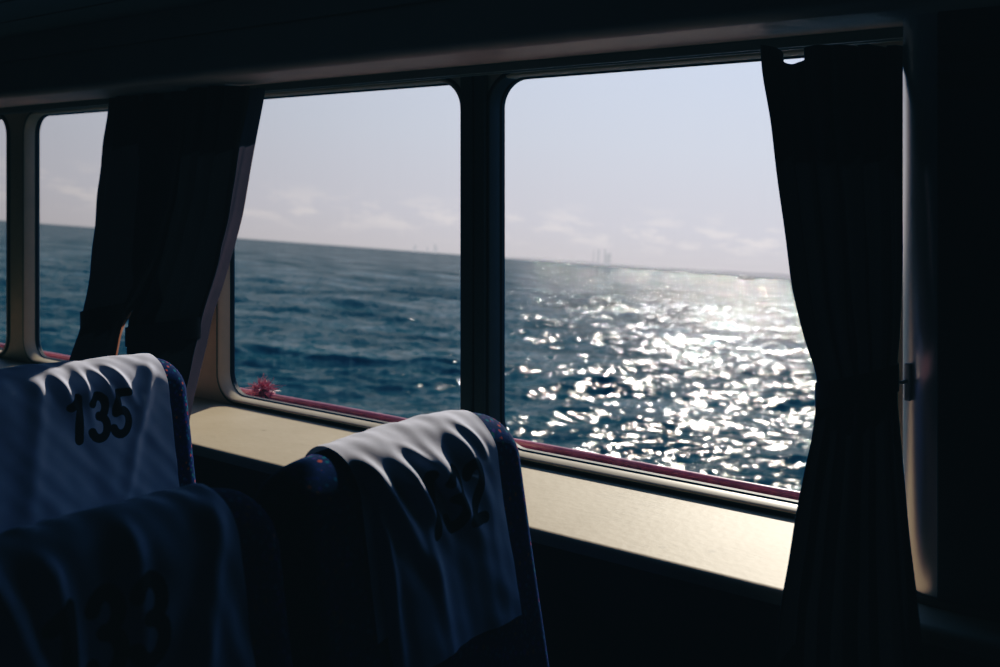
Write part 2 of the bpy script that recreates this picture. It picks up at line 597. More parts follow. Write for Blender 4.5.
# ------------------------------------------------------------------ curtain rail
bm = bmesh.new()
for (y0, y1, z0, z1) in ((1.665, 1.688, Z(0.240), Z(0.2515)), (1.659, 1.6645, Z(0.234), Z(0.2515)), (1.6885, 1.694, Z(0.234), Z(0.2515))):
    add_box(bm, -4.6, -0.42, y0, y1, z0, z1, 0.001, 1)
cr = from_bm('curtain_rail', bm, M_RAIL_ALU, smooth=False)
tag(cr, 'long metal curtain rail fixed under the pelmet above the windows', 'curtain rail')


# ------------------------------------------------------------------ curtains
def interp(poly, y):
    ys = [p[1] for p in poly]
    xs = [p[0] for p in poly]
    return float(np.interp(y, ys, xs))


def smooth_poly(poly, ys):
    xs = np.array([interp(poly, y) for y in ys])
    k = np.array([1, 2, 3, 2, 1]) / 9.0
    p = np.pad(xs, 2, mode='edge')
    return np.convolve(p, k, mode='valid')


def curtain(name, label, left, right, y0, y1, nfun, pleats, amp, mat, seed=0, sag=None, group=None, rows=110, cols=220, parent_=None, bias=1.0):
    """cloth sheet between two hanging edges; nfun(t) gives the hanging depth, pleats run top to bottom"""
    rg = np.random.RandomState(seed)
    ph = rg.rand(6) * 6.28
    ysL = np.linspace(y0, y1, rows)
    xl, xr = smooth_poly(left, ysL), smooth_poly(right, ysL)
    P = np.zeros((rows, cols, 3))
    u = np.linspace(0, 1, cols)
    for j, yy in enumerate(ysL):
        t = j / (rows - 1)
        n = nfun(t)
        A = np.array(at_n(xl[j], yy, n))
        B = np.array(at_n(xr[j], yy, n))
        P[j] = A[None] * (1 - u[:, None]) + B[None] * u[:, None]
        uu = u ** bias
        w = np.sin(2 * np.pi * pleats * uu + ph[0] + 0.35 * np.sin(3 * t + ph[1]))
        w = np.sign(w) * np.abs(w) ** 0.75 + 0.3 * np.sin(2 * np.pi * pleats * 2.3 * uu + ph[2] + 1.2 * t)
        env = np.minimum(1, np.minimum(u, 1 - u) / 0.05 + 0.25)
        P[j, :, 1] += amp(t) * w * env
        P[j, :, 0] += amp(t) * 0.35 * np.cos(2 * np.pi * pleats * uu + ph[3]) * np.minimum(u, 1 - u) * 4
        # small creases
        P[j, :, 1] += 0.0025 * np.sin(18 * u + 14 * t + ph[4]) * np.sin(26 * t + ph[5])
        if sag is not None:
            for (uc, uw, dz) in sag:
                P[j, :, 2] -= dz * np.exp(-((u - uc) / uw) ** 2) * max(0, 1 - t * 9)
    o = grid_mesh(name, P, mat)
    tag(o, label, 'curtain', group)
    return o, P


# right-hand curtain, gathered at its waist
RL = [(760, 44), (762, 75), (771, 125), (781, 200), (794, 290), (806, 340), (818, 376), (818, 398), (813, 435), (806, 468), (799, 505),
      (791, 555), (783, 600), (778, 667), (768, 800)]
RRt = [(903, 44), (902, 150), (903, 250), (900, 330), (896, 366), (895, 385), (898, 410), (903, 470), (911, 550), (921, 640), (926, 680), (940, 800)]


def n_right(t):
    return float(np.interp(t, [0, 0.10, 0.42, 0.60, 1.0], [1.615, 1.53, 1.455, 1.42, 1.37]))


cu1, P1 = curtain('curtain', 'dark curtain gathered at the waist beside the pale rounded casing, rightmost in the photo', RL, RRt, 46, 760, n_right,
                  5.5, lambda t: float(np.interp(t, [0, 0.4, 0.47, 0.55, 1], [0.016, 0.016, 0.010, 0.016, 0.026])), M_CURTAIN, 3,
                  sag=[(0.240, 0.085, 0.031)])

# left pair, swept back to the pillar between the windows
LL = [(110, 82), (104, 130), (96, 200), (91, 250), (86, 295), (79, 330), (68, 364), (52, 430)]
LM = [(192, 82), (190, 140), (182, 200), (165, 260), (141, 300), (124, 320), (119, 335), (114, 364), (108, 430)]
LM2 = [(186, 82), (181, 140), (172, 200), (155, 260), (138, 300), (128, 318), (127.5, 340), (127, 364), (126, 430)]
LR = [(266, 92), (258, 130), (251, 165), (242, 215), (231, 255), (220, 290), (210, 318), (206, 340), (200, 364), (190, 405), (184, 440)]


def n_left(t):
    return float(np.interp(t, [0, 0.15, 0.7, 1.0], [1.635, 1.61, 1.53, 1.49]))


def n_left2(t):
    return n_left(t) - 0.015


cu2, P2 = curtain('curtain', 'dark curtain hanging at the right edge of the far window, left of its twin', LL, LM, 84, 425, lambda t: n_left(t) + 0.02,
                  3.0, lambda t: 0.014 - 0.004 * t, M_CURTAIN, 11)
LRI = [(x - float(np.interp(y, [90, 200, 320, 440], [15, 13, 8, 7])), y) for x, y in LR]
cu3, P3 = curtain('curtain', 'dark curtain swept aside at the left edge of the middle window, its edge coloured lighter as if sunlit', LM2, LRI, 86, 430, n_left2,
                  3.6, lambda t: 0.016 - 0.005 * t, M_CURTAIN_B, 21)


edge_rows = []  # sunlit curtain edge put in as a strip of lighter mauve
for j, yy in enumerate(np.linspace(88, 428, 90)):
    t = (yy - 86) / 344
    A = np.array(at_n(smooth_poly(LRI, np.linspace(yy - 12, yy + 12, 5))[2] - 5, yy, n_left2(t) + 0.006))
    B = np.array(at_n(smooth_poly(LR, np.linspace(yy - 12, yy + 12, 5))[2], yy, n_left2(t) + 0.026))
    edge_rows.append([A + (B - A) * q + np.array((0, 0.007 * math.sin(q * 6.0 + 2 * t), 0)) for q in np.linspace(0, 1, 12)])
M_LIT_EDGE = cloth_mat('mauve_lit_edge', (0.10, 0.078, 0.082), trans=0.3, weave=500)
grid_mesh('painted_lit_edge', np.array(edge_rows), M_LIT_EDGE, cu3)


def tieback(parent, P, row, wid, out, mat):
    """cloth strap lying around the gathered waist of a curtain"""
    L, R = P[row, 0], P[row, -1]
    c = (L + R) / 2
    half = np.linalg.norm(R - L) / 2 + out
    d = (R - L) / np.linalg.norm(R - L)
    nrm = np.array((0, 1.0, 0))
    rows = []
    for k in range(7):
        zz = (k / 6 - 0.5) * wid
        ring_ = []
        for j in range(64):
            a = 2 * math.pi * j / 64
            p = c + d * half * math.cos(a) + nrm * (0.036 * math.sin(a))
            p = p + np.array((0, 0, zz + 0.012 * math.cos(a)))
            ring_.append(p)
        rows.append(ring_)
    return grid_mesh('tieback', np.array(rows), mat, parent, closed_u=True)


tieback(cu1, P1, int(110 * (388 - 46) / (760 - 46)), 0.038, 0.003, M_CURTAIN)
tieback(cu3, P3, int(110 * (332 - 86) / (430 - 86)), 0.050, 0.001, M_CURTAIN_B)
tieback(cu2, P2, int(110 * (316 - 84) / (425 - 84)), 0.044, -0.004, M_CURTAIN)
slit_rows = []  # lit brown edge beside the slit, painted as a russet strip
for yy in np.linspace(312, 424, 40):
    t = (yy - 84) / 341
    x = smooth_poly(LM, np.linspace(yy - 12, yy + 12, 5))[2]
    slit_rows.append([np.array(at_n(x + q * 3.0 - 1.0, yy, n_left(t) + 0.018 + 0.006 * q)) for q in np.linspace(0, 1, 5)])
grid_mesh('painted_lit_edge', np.array(slit_rows), cloth_mat('russet_lit_edge', (0.42, 0.20, 0.11), trans=0.4, weave=500), cu2)

# tieback hook on the casing
q = at_n(907.5, 382, 1.556)
hk = empty('tieback_hook', (q.x, q.y, q.z))
tag(hk, 'small steel curtain hook screwed to the pale rounded casing', 'hook')
bm = bmesh.new()
add_box(bm, -0.0045, 0.0045, -0.003, 0.006, -0.028, 0.028, 0.002, 2)
from_bm('base_plate', bm, M_HOOK, hk)
bm = tube_pts([(0, 0.0, 0.002), (-0.006, -0.012, 0.0), (-0.014, -0.020, 0.004), (-0.019, -0.022, 0.014), (-0.020, -0.020, 0.026), (-0.0195, -0.018, 0.036)], [0.003, 0.003, 0.0028, 0.0026, 0.0024, 0.0015], 10)
from_bm('hook_arm', bm, M_HOOK, hk)


# ------------------------------------------------------------------ seats
LEAN = math.tan(math.radians(9.5))
SEAT_W, SEAT_T = 0.470, 0.105


def back_top(a, w=SEAT_W):
    """height of the backrest top across its width (a=0 at the window side), relative to the crown"""
    x = (a - w / 2) / (w / 2)
    return -0.010 * x * x - 0.030 * abs(x) ** 9


def make_seat():
    """local frame: x = towards the sitter, y = towards the window (0 at the window end, width runs to -y), z = up from the floor"""
    root = empty('ferry_seat', (0, 0, 0))
    H = 1.45 - 0.340
    # backrest: stack of rounded sections across the width
    cols, rowsN = 56, 72
    zlow = 0.42
    P = np.zeros((cols, rowsN, 3))
    for i in range(cols):
        t = i / (cols - 1)
        a = SEAT_W * (0.5 - 0.5 * math.cos(math.pi * t))
        e = max(0.0, 1 - min(a, SEAT_W - a) / 0.035)
        shrink = 0.035 * (1 - math.sqrt(max(0, 1 - e * e)))
        zt = H + back_top(a) - shrink * 0.5
        half = SEAT_T / 2 - shrink
        half = max(half, 0.012)
        prof = []
        r = half * 0.98
        nfl = (rowsN - 24) // 2
        for j in range(nfl):
            z = zlow + (zt - r - zlow) * j / (nfl - 1)
            prof.append((half, z))
        for j in range(24):
            b = math.pi * (j + 0.5) / 24
            prof.append((half * math.cos(b), zt - r + r * math.sin(b)))
        for j in range(nfl):
            z = zt - r + (zlow - zt + r) * j / (nfl - 1)
            prof.append((-half, z))
        for j, (x, z) in enumerate(prof):
            bulge = 0.010 * math.sin(math.pi * t) * math.exp(-((z - 0.70) / 0.14) ** 2) if x > 0 else 0
            P[i, j] = (x + bulge + (H - z) * LEAN, -a, z)
    o = grid_mesh('backrest', P, M_SEAT, root)
    # close the two ends
    me = o.data
    bm = bmesh.new()
    bm.from_mesh(me)
    bmesh.ops.holes_fill(bm, edges=[e for e in bm.edges if e.is_boundary], sides=0)
    bmesh.ops.recalc_face_normals(bm, faces=bm.faces)
    for f in bm.faces:
        f.smooth = len(f.verts) < 6
    bm.to_mesh(me)
    bm.free()
    # piping along both outer edges of the back
    for side in (0, 1):
        a = 0.004 if side == 0 else SEAT_W - 0.004
        pts = []
        for j in range(20):
            z = zlow + 0.04 + (H - 0.085 - zlow) * j / 19
            pts.append((-0.012 + (H - z) * LEAN, -a + (0.0025 if side == 0 else -0.0025), z))
        from_bm('piping', tube_pts(pts, 0.0032, 8), M_PIPING, root)
    bm = bmesh.new()
    add_box(bm, 0.10, 0.56, -SEAT_W + 0.01, -0.01, 0.33, 0.45, 0.04, 4)
    from_bm('seat_cushion', bm, M_SEAT, root)
    bm = bmesh.new()
    add_box(bm, 0.02, 0.52, -SEAT_W + 0.02, -0.02, 0.28, 0.33, 0.008, 2)
    from_bm('seat_frame', bm, M_SEATFRAME, root)
    for yy in (-0.06, -SEAT_W + 0.10):
        bm = bmesh.new()
        add_box(bm, 0.10, 0.44, yy - 0.04, yy, 0.0, 0.03, 0.004, 2)
        add_box(bm, 0.22, 0.30, yy - 0.035, yy - 0.005, 0.02, 0.29, 0.006, 2)
        from_bm('leg', bm, M_SEATFRAME, root)
    return root


def copy_tree(o, parent=None):
    c = o.copy()
    C.objects.link(c)
    if parent is not None:
        c.parent = parent
    for ch in [x for x in o.children]:
        copy_tree(ch, c)
    return c


# three seats: window end of each back (x, y)
SEATS = [((-0.945, 1.262), 0.000, 'navy patterned ferry seat under the cover numbered 132, nearest the window in the front row'),
         ((-0.945, 0.785), 0.000, 'dark ferry seat under the cover numbered 133, at the bottom left corner'),
         ((-1.775, 1.262), 0.000, 'navy ferry seat under the cover numbered 135, one row further back')]
proto = make_seat()
for i, ((x, y), dz, lab) in enumerate(SEATS):
    o = proto if i == 0 else copy_tree(proto)
    o.location = (x, y, 0)
    tag(o, lab, 'seat', 'rows of ferry seats')

# ---- numbered cloth covers
def arc(cx, cy, rx, ry, a0, a1, n=16):
    return [(cx + rx * math.cos(math.radians(a0 + (a1 - a0) * i / n)), cy + ry * math.sin(math.radians(a0 + (a1 - a0) * i / n))) for i in range(n + 1)]


GLYPH = {   # in a box 0.46 wide and 1 high, y up
    '1': [[(0.10, 0.76), (0.28, 0.93), (0.28, 0.07)]],
    '2': [arc(0.23, 0.70, 0.16, 0.23, 165, -20) + [(0.34, 0.52), (0.08, 0.09), (0.08, 0.07), (0.40, 0.07)]],
    '3': [arc(0.21, 0.715, 0.16, 0.215, 160, -80) + [(0.20, 0.52)] + arc(0.21, 0.285, 0.18, 0.225, 80, -160)],
    '5': [[(0.38, 0.93), (0.12, 0.93), (0.09, 0.53)] + arc(0.20, 0.32, 0.19, 0.25, 120, -155)],
}


def ink_distance(A, D, text, ac, dtop, hgt, pitch, thick, slant=0.0):
    """signed distance of cover points (A across, D down the front) to the printed number"""
    best = np.full(A.shape, 1.0)
    n = len(text)
    for i, chh in enumerate(text):
        x0 = (i - n / 2) * pitch + (pitch - 0.46 * hgt) / 2
        for pl in GLYPH[chh]:
            for (p, q) in zip(pl[:-1], pl[1:]):
                px, py = x0 + p[0] * hgt + slant * p[1] * hgt, p[1] * hgt
                qx, qy = x0 + q[0] * hgt + slant * q[1] * hgt, q[1] * hgt
                # reader sees +x to the right = towards the window = smaller a
                X = -(A - ac)
                Y = (dtop + hgt) - D
                vx, vy = qx - px, qy - py
                L2 = vx * vx + vy * vy + 1e-12
                tt = np.clip(((X - px) * vx + (Y - py) * vy) / L2, 0, 1)
                d = np.hypot(X - px - tt * vx, Y - py - tt * vy)
                best = np.minimum(best, d)
    return best - thick / 2


def make_cover(seat_xy, a0, a1, drop, folds, text, ac, label, seed, lift=None, skew=0.0, dtop=0.055):
    rg = np.random.RandomState(seed)
    H = 1.45 - 0.340
    NU, NF, NT, NB = 190, 190, 40, 40
    half = SEAT_T / 2 + 0.005
    us = np.linspace(0, 1, NU)
    rowsN = NF + NT + NB
    P = np.zeros((rowsN, NU, 3))
    Nn = np.zeros((rowsN, NU, 3))
    Dn = np.zeros((rowsN, NU))          # distance from the top ridge, positive down the front
    An = np.zeros((rowsN, NU))
    r = half * 0.98
    flat = drop - r * math.pi / 2
    for c, uu in enumerate(us):
        a = a0 + (a1 - a0) * uu
        zt = H + 0.006 + back_top(a) + (lift(a) if lift else 0)
        for j in range(rowsN):
            if j < NF:
                t = 1 - j / NF
                dd = flat * t
                x, z = half, zt - r - dd
                D = r * math.pi / 2 + dd
                nx, nz = 1.0, 0.0
            elif j < NF + NT:
                b = math.pi * (j - NF) / (NT - 1)
                x, z = half * math.cos(b), zt - r + r * math.sin(b)
                D = r * (math.pi / 2 - b)
                nx, nz = math.cos(b), math.sin(b)
            else:
                dd = 0.22 * (j - NF - NT + 1) / NB
                x, z = -half, zt - r - dd
                D = -(r * math.pi / 2 + dd)
                nx, nz = -1.0, 0.0
            P[j, c] = (x + (H - z) * LEAN, -a - skew * max(0, D), z)
            Nn[j, c] = (nx, 0, nz)
            Dn[j, c] = D
            An[j, c] = a
    # creases: (a at ridge, slope da/dD, half width, height, reach)
    disp = np.zeros_like(Dn)
    for (ac_, sl, wd, ht, reach, d0) in folds:
        x = (An - (ac_ + sl * (Dn - d0))) / wd
        f = np.exp(-x * x) - 0.35 * np.exp(-((x - 1.9) / 1.2) ** 2)
        e = np.where(Dn > d0, np.exp(-((Dn - d0) / reach) ** 2), np.exp(-((Dn - d0) / 0.028) ** 2))
        disp += ht * f * e
    for k in range(5):      # soft vertical waves lower down
        ph = rg.rand() * 6.28
        fq = 18 + 26 * rg.rand()
        disp += 0.0013 * np.sin(fq * An + ph + 5 * Dn) * np.clip(Dn / 0.12, 0, 1.3)
    for k in range(14):     # tiny rumples on the ridge
        kx, ky = rg.normal(0, 90), rg.normal(0, 60)
        disp += 0.00035 * np.sin(kx * An + ky * Dn + rg.rand() * 6.28)
    disp += 0.004 * np.clip(Dn / drop, 0, 1) ** 2
    disp = np.maximum(disp, -0.0035)
    P += Nn * disp[..., None]
    P[..., 0] += seat_xy[0]
    P[..., 1] += seat_xy[1]
    o = grid_mesh('seat_cover', P, M_COVER)
    ink = ink_distance(An + skew * np.maximum(0, Dn), Dn, text, ac, dtop + 0.03, 0.088, 0.0455, 0.0160, 0.05)
    at = o.data.attributes.new('ink', 'FLOAT', 'POINT')
    at.data.foreach_set('value', ink.reshape(-1).astype(np.float32))
    tag(o, label, 'seat cover', 'numbered cloth seat covers')
    return o


F132 = [(0.338, -0.05, 0.010, 0.006, 0.16, 0.075), (0.322, -0.52, 0.014, 0.013, 0.105, 0.085), (0.272, -0.66, 0.017, 0.017, 0.080, 0.090),
        (0.236, -0.80, 0.011, 0.008, 0.060, 0.075), (0.205, -0.52, 0.018, 0.018, 0.075, 0.095), (0.150, -0.40, 0.014, 0.009, 0.040, 0.080),
        (0.122, -0.45, 0.009, 0.006, 0.030, 0.065), (0.330, 0.02, 0.010, 0.006, 0.20, 0.15), (0.255, -0.10, 0.012, 0.007, 0.12, 0.17)]
F133 = [(0.10, 0.30, 0.014, 0.007, 0.25, 0.06), (0.20, 0.05, 0.012, 0.008, 0.10, 0.06), (0.285, -0.10, 0.013, 0.010, 0.10, 0.07), (0.335, -0.35, 0.014, 0.010, 0.09, 0.07)]
F135 = [(0.235, -0.10, 0.011, 0.011, 0.065, 0.070), (0.195, -0.45, 0.011, 0.012, 0.060, 0.070), (0.160, -0.52, 0.010, 0.010, 0.050, 0.070),
        (0.275, -0.40, 0.012, 0.012, 0.060, 0.075), (0.10, 0.35, 0.012, 0.006, 0.22, 0.07), (0.32, 0.2, 0.016, 0.006, 0.2, 0.07)]
make_cover(SEATS[0][0], 0.080, 0.362, 0.315, F132, '132', 0.195, 'white cloth cover numbered 132, sunlit and creased along its top', 5)
make_cover(SEATS[1][0], 0.075, 0.430, 0.330, F133, '133', 0.240, 'shaded white cloth cover numbered 133 in the bottom left corner', 6)
make_cover(SEATS[2][0], 0.060, 0.430, 0.315, F135, '135', 0.215, 'white cloth cover numbered 135 on the far row, half in the curtain shadow', 8,
           lift=lambda a: 0.012 * min(1, max(0, (a - 0.2) / 0.2)))

# ------------------------------------------------------------------ outside: pink pipe along the hull with a tuft of twine
RN, RH = 1.93, -0.612
bm = tube_pts([(x, RN, Z(RH) + 0.0006 * math.sin(x * 9)) for x in np.linspace(-5.6, 0.6, 90)], 0.0095, 16)
pr = from_bm('pink_pipe', bm, M_PINK)
tag(pr, 'long thin pink painted pipe running outside along the bottom of the windows', 'pipe')
bm = bmesh.new()
add_box(bm, -5.6, 0.6, WN + WT, RN + 0.02, Z(RH) - 0.05, Z(RH) - 0.022)
tag(from_bm('trim_6', bm, M_DADO, smooth=False), kind='structure')

tp = at_n(263, 389.5, RN)
bm = bmesh.new()
rg = random.Random(4)
for k in range(620):
    d = Vector((rg.gauss(0, 1), rg.gauss(0, 0.8), rg.gauss(0.15, 0.8))).normalized()
    c0 = Vector((rg.gauss(0, 0.011), rg.gauss(0, 0.008), rg.gauss(-0.004, 0.008)))
    side = d.cross(Vector((rg.random() - .5, rg.random() - .5, rg.random() - .5))).normalized()
    L = rg.uniform(0.012, 0.027)
    bend = side * rg.uniform(-0.036, 0.036)
    prev = None
    for j in range(5):
        t = j / 4
        p = c0 + d * L * t + bend * t * t
        w = side.cross(d).normalized() * (0.0011 * (1 - 0.4 * t))
        a, b = bm.verts.new(p - w), bm.verts.new(p + w)
        if prev:
            bm.faces.new((prev[0], prev[1], b, a))
        prev = (a, b)
tf = from_bm('twine_tuft', bm, M_TUFT)
tf.location = tp
tag(tf, 'frayed tuft of pink plastic twine knotted on the pipe outside the middle window', 'twine')
pts = []
for i in range(60):
    a = i / 59 * 2 * math.pi * 6
    pts.append((0.012 + 0.030 * i / 59, 0.0125 * math.cos(a), (Z(RH) - tp.z) + 0.0125 * math.sin(a)))
kb = from_bm('lashing', tube_pts(pts, 0.0032, 6), M_TUFT, tf)

# ------------------------------------------------------------------ sea (the ship is heeled, so the sea plane is tilted in ship axes)
r1, r2 = Vector(ray(36, 223)), Vector(ray(794, 279.5))
UP = r2.cross(r1).normalized()
if UP.z < 0:
    UP = -UP
fwd = Vector((-CT, ST, 0))
FW = (fwd - UP * fwd.dot(UP)).normalized()
RT = FW.cross(UP).normalized()
EYE_SEA = 5.2
cam_pos = Vector((0, 0, EYE))
ORG = cam_pos - UP * EYE_SEA
MSEA = Matrix(((RT.x, FW.x, UP.x, ORG.x), (RT.y, FW.y, UP.y, ORG.y), (RT.z, FW.z, UP.z, ORG.z), (0, 0, 0, 1)))

ps = np.concatenate([[0.35, 0.6, 0.9, 1.25, 1.65, 2.1], np.arange(2.5, 50, 0.36), np.arange(50, 140, 0.65), np.arange(140, 300, 0.95), np.arange(300, 460, 3.0)])
rad_ = EYE_SEA * FPX / ps[::-1]
az = np.radians(np.linspace(-46, 46, 1150))
RR, AZ = np.meshgrid(rad_, az, indexing='ij')
X = RR * np.sin(AZ)
Yv = RR * np.cos(AZ)
dr = np.gradient(rad_)[:, None] * np.ones_like(RR)
rg = np.random.RandomState(12)
hgt = np.zeros_like(X)
dxs = np.zeros_like(X)
dys = np.zeros_like(X)
wind = math.radians(-68)
for k in range(120):
    lam = 0.42 * (60.0 ** (k / 119.0))
    kk = 2 * np.pi / lam
    th = wind + rg.normal(0, 0.55)
    amp = 0.0058 * lam ** 0.95 * (0.6 + 0.8 * rg.rand()) * min(1.0, (4.5 / lam) ** 0.6)
    sxy = np.clip(lam / (1.5 * dr) - 0.25, 0, 1)
    ph = kk * (X * math.cos(th) + Yv * math.sin(th)) + rg.rand() * 6.28
    s_, c_ = np.sin(ph), np.cos(ph)
    hgt += amp * sxy * s_
    dxs += 0.8 * amp * sxy * c_ * math.cos(th)
    dys += 0.8 * amp * sxy * c_ * math.sin(th)
P = np.stack([X + dxs, Yv + dys, hgt], -1)


def sea_mat():
    m, nt, out = new_mat('sea_water')
    b = nt.nodes.new('ShaderNodeBsdfDiffuse')
    g = nt.nodes.new('ShaderNodeBsdfGlossy')
    fr = nt.nodes.new('ShaderNodeFresnel')
    fr.inputs['IOR'].default_value = 1.33
    tc = nt.nodes.new('ShaderNodeTexCoord')
    geo = nt.nodes.new('ShaderNodeNewGeometry')
    mp0 = nt.nodes.new('ShaderNodeMapping')
    mp0.inputs['Scale'].default_value = (0.75, 1.3, 1)
    nt.links.new(tc.outputs['Object'], mp0.inputs['Vector'])
    n0 = noise(nt, 0.055, 9, 0.78, mp0.outputs['Vector'])
    c = ramp(nt, n0.outputs['Fac'], [(0.36, (0.004, 0.024, 0.036)), (0.52, (0.010, 0.046, 0.060)), (0.66, (0.019, 0.080, 0.098))])
    nt.links.new(c.outputs['Color'], b.inputs['Color'])
    g.inputs['Roughness'].default_value = 0.085
    # ripples: random facet tilts
    def vec_noise(scale, detail, sx, sy):
        mp = nt.nodes.new('ShaderNodeMapping')
        mp.inputs['Scale'].default_value = (sx, sy, 1)
        nt.links.new(tc.outputs['Object'], mp.inputs['Vector'])
        n = noise(nt, scale, detail, 0.68, mp.outputs['Vector'])
        s = nt.nodes.new('ShaderNodeVectorMath')
        s.operation = 'SUBTRACT'
        nt.links.new(n.outputs['Color'], s.inputs[0])
        s.inputs[1].default_value = (0.5, 0.5, 0.5)
        return s.outputs[0]
    v1 = vec_noise(2.4, 7, 0.65, 1.45)
    sc = nt.nodes.new('ShaderNodeVectorMath')
    sc.operation = 'MULTIPLY'
    nt.links.new(v1, sc.inputs[0])
    ln = nt.nodes.new('ShaderNodeVectorMath')
    ln.operation = 'LENGTH'
    nt.links.new(tc.outputs['Object'], ln.inputs[0])
    mr = nt.nodes.new('ShaderNodeMapRange')      # farther out the mesh carries less of the chop, the facets carry more
    mr.inputs['From Min'].default_value = 40.0
    mr.inputs['From Max'].default_value = 320.0
    mr.inputs['To Min'].default_value = 1.9
    mr.inputs['To Max'].default_value = 3.4
    nt.links.new(ln.outputs['Value'], mr.inputs['Value'])
    amp = nt.nodes.new('ShaderNodeCombineXYZ')
    nt.links.new(mr.outputs['Result'], amp.inputs[0])
    nt.links.new(mr.outputs['Result'], amp.inputs[1])
    nt.links.new(amp.outputs[0], sc.inputs[1])
    ad = nt.nodes.new('ShaderNodeVectorMath')
    ad.operation = 'ADD'
    nt.links.new(geo.outputs['Normal'], ad.inputs[0])
    nt.links.new(sc.outputs[0], ad.inputs[1])
    nm = nt.nodes.new('ShaderNodeVectorMath')
    nm.operation = 'NORMALIZE'
    nt.links.new(ad.outputs[0], nm.inputs[0])
    nt.links.new(nm.outputs[0], g.inputs['Normal'])
    nt.links.new(nm.outputs[0], fr.inputs['Normal'])
    gust = ramp(nt, n0.outputs['Fac'], [(0.40, (0.30, 0.30, 0.30)), (0.60, (1.1, 1.1, 1.1))])
    far = nt.nodes.new('ShaderNodeMapRange')
    far.inputs['From Min'].default_value = 60.0
    far.inputs['From Max'].default_value = 500.0
    nt.links.new(ln.outputs['Value'], far.inputs['Value'])
    fv = far.outputs['Result']
    ff = math_node(nt, 'MULTIPLY', fr.outputs['Fac'], math_node(nt, 'MULTIPLY_ADD', fv, 0.75, 0.80))
    ff = math_node(nt, 'MINIMUM', ff, math_node(nt, 'MULTIPLY_ADD', fv, 0.06, 0.40))
    ff = math_node(nt, 'MULTIPLY', ff, gust.outputs['Color'])
    ms = nt.nodes.new('ShaderNodeMixShader')
    nt.links.new(ff, ms.inputs['Fac'])
    nt.links.new(b.outputs['BSDF'], ms.inputs[1])
    nt.links.new(g.outputs['BSDF'], ms.inputs[2])
    nt.links.new(ms.outputs['Shader'], out.inputs['Surface'])
    return m


sea = grid_mesh('sea', P, sea_mat())
sea.matrix_world = MSEA
tag(sea, 'choppy teal sea glittering with sunlight outside the windows', 'sea', kind='stuff')


def on_sea(px, dist, up=0.0):
    """point on the sea at a distance in the direction of picture column px"""
    y = np.interp(px, [36, 794], [223, 279.5])
    r = Vector(ray(px, 223 + (px - 36) * (279.5 - 223) / 758)).normalized()
    return cam_pos + (r - UP * r.dot(UP)).normalized() * dist - UP * EYE_SEA + UP * up


# far coast, stacks, blocks and a boat
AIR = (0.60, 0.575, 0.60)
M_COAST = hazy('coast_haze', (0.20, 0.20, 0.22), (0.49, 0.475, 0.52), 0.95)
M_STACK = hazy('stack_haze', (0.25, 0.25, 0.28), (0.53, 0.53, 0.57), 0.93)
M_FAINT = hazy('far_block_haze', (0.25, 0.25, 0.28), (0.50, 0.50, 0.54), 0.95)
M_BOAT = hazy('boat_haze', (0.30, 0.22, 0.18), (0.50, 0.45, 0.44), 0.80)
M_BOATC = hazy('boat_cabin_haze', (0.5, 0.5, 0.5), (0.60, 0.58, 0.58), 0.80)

DC = 9000.0
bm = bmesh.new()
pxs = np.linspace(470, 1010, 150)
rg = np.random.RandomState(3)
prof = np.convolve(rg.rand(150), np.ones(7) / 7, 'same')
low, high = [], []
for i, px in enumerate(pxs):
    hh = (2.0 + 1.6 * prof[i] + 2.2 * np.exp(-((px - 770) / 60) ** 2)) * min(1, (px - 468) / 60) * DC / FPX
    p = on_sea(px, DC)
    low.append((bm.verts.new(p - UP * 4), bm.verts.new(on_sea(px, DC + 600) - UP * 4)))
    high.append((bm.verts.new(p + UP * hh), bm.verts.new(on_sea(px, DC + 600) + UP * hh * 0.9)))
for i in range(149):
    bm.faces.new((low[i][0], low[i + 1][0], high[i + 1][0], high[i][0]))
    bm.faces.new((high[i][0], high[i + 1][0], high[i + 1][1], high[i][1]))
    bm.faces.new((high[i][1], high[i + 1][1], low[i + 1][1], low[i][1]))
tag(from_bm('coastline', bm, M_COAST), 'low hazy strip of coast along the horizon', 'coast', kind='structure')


def far_block(name, px, wpx, hpx, mat, label, cat, taper=1.0, dist=8600.0, group=None, steps=None):
    """something tall standing on the far coast; size in metres from its apparent size"""
    base = on_sea(px, dist)
    w, h = wpx * dist / FPX, hpx * dist / FPX
    bm = bmesh.new()
    if steps is None:
        rings = []
        for k in range(7):
            t = k / 6
            rr_ = w / 2 * (1 - (1 - taper) * t) * (1.06 if k == 6 else 1)
            rings.append([bm.verts.new((rr_ * math.cos(a), rr_ * math.sin(a), h * t)) for a in np.linspace(0, 2 * math.pi, 16, endpoint=False)])
        for A, B in zip(rings[:-1], rings[1:]):
            for j in range(16):
                bm.faces.new((A[j], A[(j + 1) % 16], B[(j + 1) % 16], B[j]))
        bm.faces.new(rings[-1])
    else:
        for (x0, x1, z1) in steps:
            add_box(bm, w * (x0 - .5), w * (x1 - .5), -w * .25, w * .25, 0, h * z1)
    o = from_bm(name, bm, mat, smooth=False)
    o.matrix_world = Matrix.Translation(base) @ MSEA.to_3x3().to_4x4()
    tag(o, label, cat, group)
    return o


